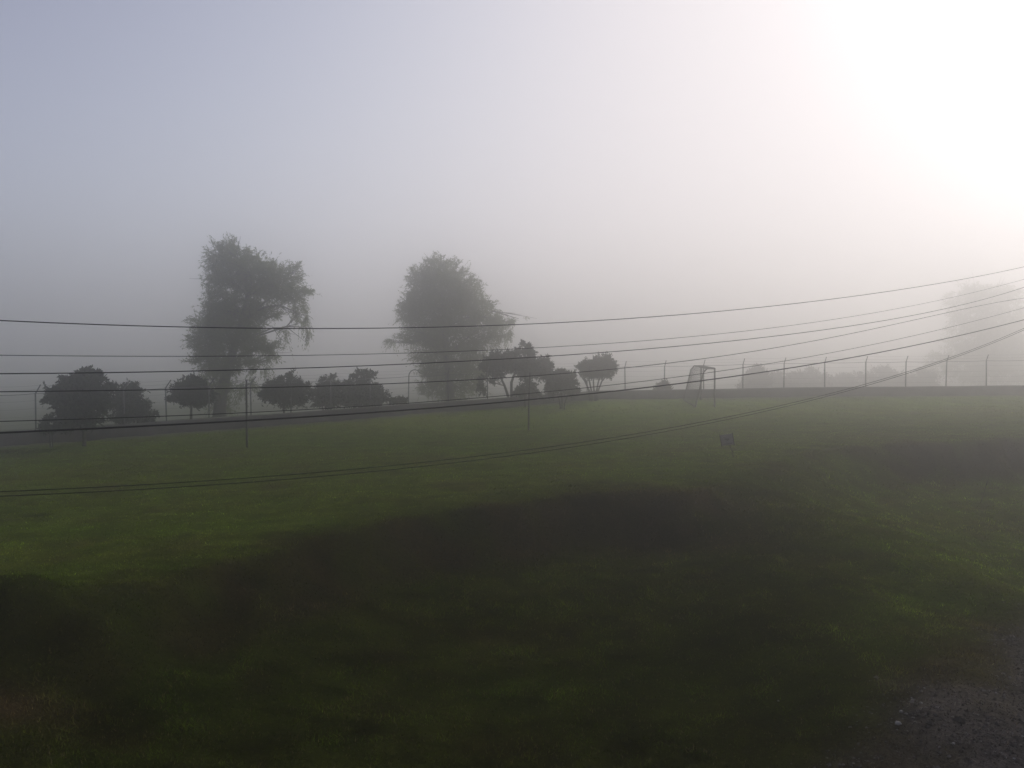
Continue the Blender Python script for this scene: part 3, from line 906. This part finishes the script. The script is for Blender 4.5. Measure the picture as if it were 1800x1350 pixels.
tree('hedge_bush', (638, 712), YF(638) + 1.0, 'layered bush with flat leafy top at right of the hedge', 'bush', None, None,
     [(642, 654, 14, 4), (632, 660, 18, 4, .8), (640, 668, 20, 8), (608, 674, 8, 10, .7), (618, 690, 26, 16), (645, 690, 28, 18), (672, 692, 12, 10, .7), (655, 704, 26, 8), (655, 658, 5, 8, .6), (676, 704, 10, 6, .6), (634, 708, 32, 6, .8)],
     0.9, 'glossy', 1500, 8, 0.30, 0.15, 0.07, 0.25, 0.75, 0.15, 951, extra=legs(636, 714, 690, (-4, 0, 4), .03), jag=0.08)
tree('low_plant', (704, 708), YF(704) + 0.7, 'low leafy plant on the wall left of the arched post', 'plant', None, None,
     [(704, 702, 11, 4), (692, 704, 8, 4)], 0.4, 'glossy', 160, 7, 0.26, 0.14, 0.07, 0.2, 0.7, 0.3, 961, extra=legs(702, 712, 702, (-2, 2), .02))
tree('low_plant', (86, 748), 33.3, 'low spreading plant at the left foot of the largest shrub', 'plant', None, None,
     [(86, 735, 10, 6), (90, 748, 14, 8), (108, 750, 14, 8)], 0.5, 'glossy', 260, 7, 0.28, 0.14, 0.06, 0.25, 0.7, 0.3, 971, extra=legs(90, 765, 748, (-2, 2), .02))
tree('low_plant', (268, 735), YF(266) + 0.6, 'low drooping plant between the ragged shrub and a fence post', 'plant', None, None,
     [(264, 726, 9, 5), (256, 732, 14, 6)], 0.4, 'glossy', 150, 7, 0.28, 0.14, 0.06, 0.3, 0.7, 0.2, 981, extra=legs(262, 742, 730, (-2, 2), .02))

# brush far behind the right run of the fence
for k, (px, py, rx, ry, Y0, lab) in enumerate((
        (1328, 658, 22, 12, 105, 'faint rounded bush in the fog right of the football goal'),
        (1365, 668, 26, 10, 120, 'faint low brush behind the fence, right beside the faint rounded bush'),
        (1420, 662, 34, 12, 125, 'faint brownish brush in the fog with a broad flat top'),
        (1480, 668, 26, 10, 135, 'faint lowest brush in the fog, midway along the right run of fence'),
        (1548, 660, 36, 13, 130, 'faint brush with a humped top left of the far tree'),
        (1612, 664, 34, 14, 126, 'faint brush reaching the foot of the far foggy tree'),
        (1166, 680, 9, 9, 60, 'faint small upright bush behind the fence left of the goal'))):
    s = Y0 / 1500
    tree('brush', (px, py + ry + 6), Y0, lab, 'bush', 'brush beyond the right run of the fence', None,
         [(px, py + 4, rx, ry), (px - rx * .55, py + 6, rx * .6, ry * .8), (px + rx * .5, py + 6, rx * .6, ry * .8), (px, py + ry + 6, rx * 1.2, ry * 1.1), (px + rx * .1, py - ry * .4, rx * .5, ry * .7, .8)],
         1.3 * Y0 / 80, 'dry', 900, 7, 0.007 * Y0, 0.0034 * Y0, 0.0013 * Y0, 0.1, 0.8, 0.4, 1000 + k * 7, extra=legs(px, py + ry + 12, py, (-6, 0, 6), .05), jag=0.1)

# ------------------------------------------------------------------ haze: one closed box of even air
hz = MB(); hz.box((0, 250, H + 6.5), 900, 750, 15.5)
hm = bpy.data.materials.new('fog')
hm.use_nodes = True
t = hm.node_tree
for n in list(t.nodes): t.nodes.remove(n)
ho = t.nodes.new('ShaderNodeOutputMaterial')
pv = t.nodes.new('ShaderNodeVolumePrincipled')
pv.inputs['Color'].default_value = (1.0, 0.99, 0.975, 1)
pv.inputs['Density'].default_value = 0.0130
pv.inputs['Anisotropy'].default_value = 0.925
t.links.new(pv.outputs[0], ho.inputs['Volume'])
tag(hz.build('haze', hm), 'grey morning fog hanging over the whole field', 'fog', kind='stuff')
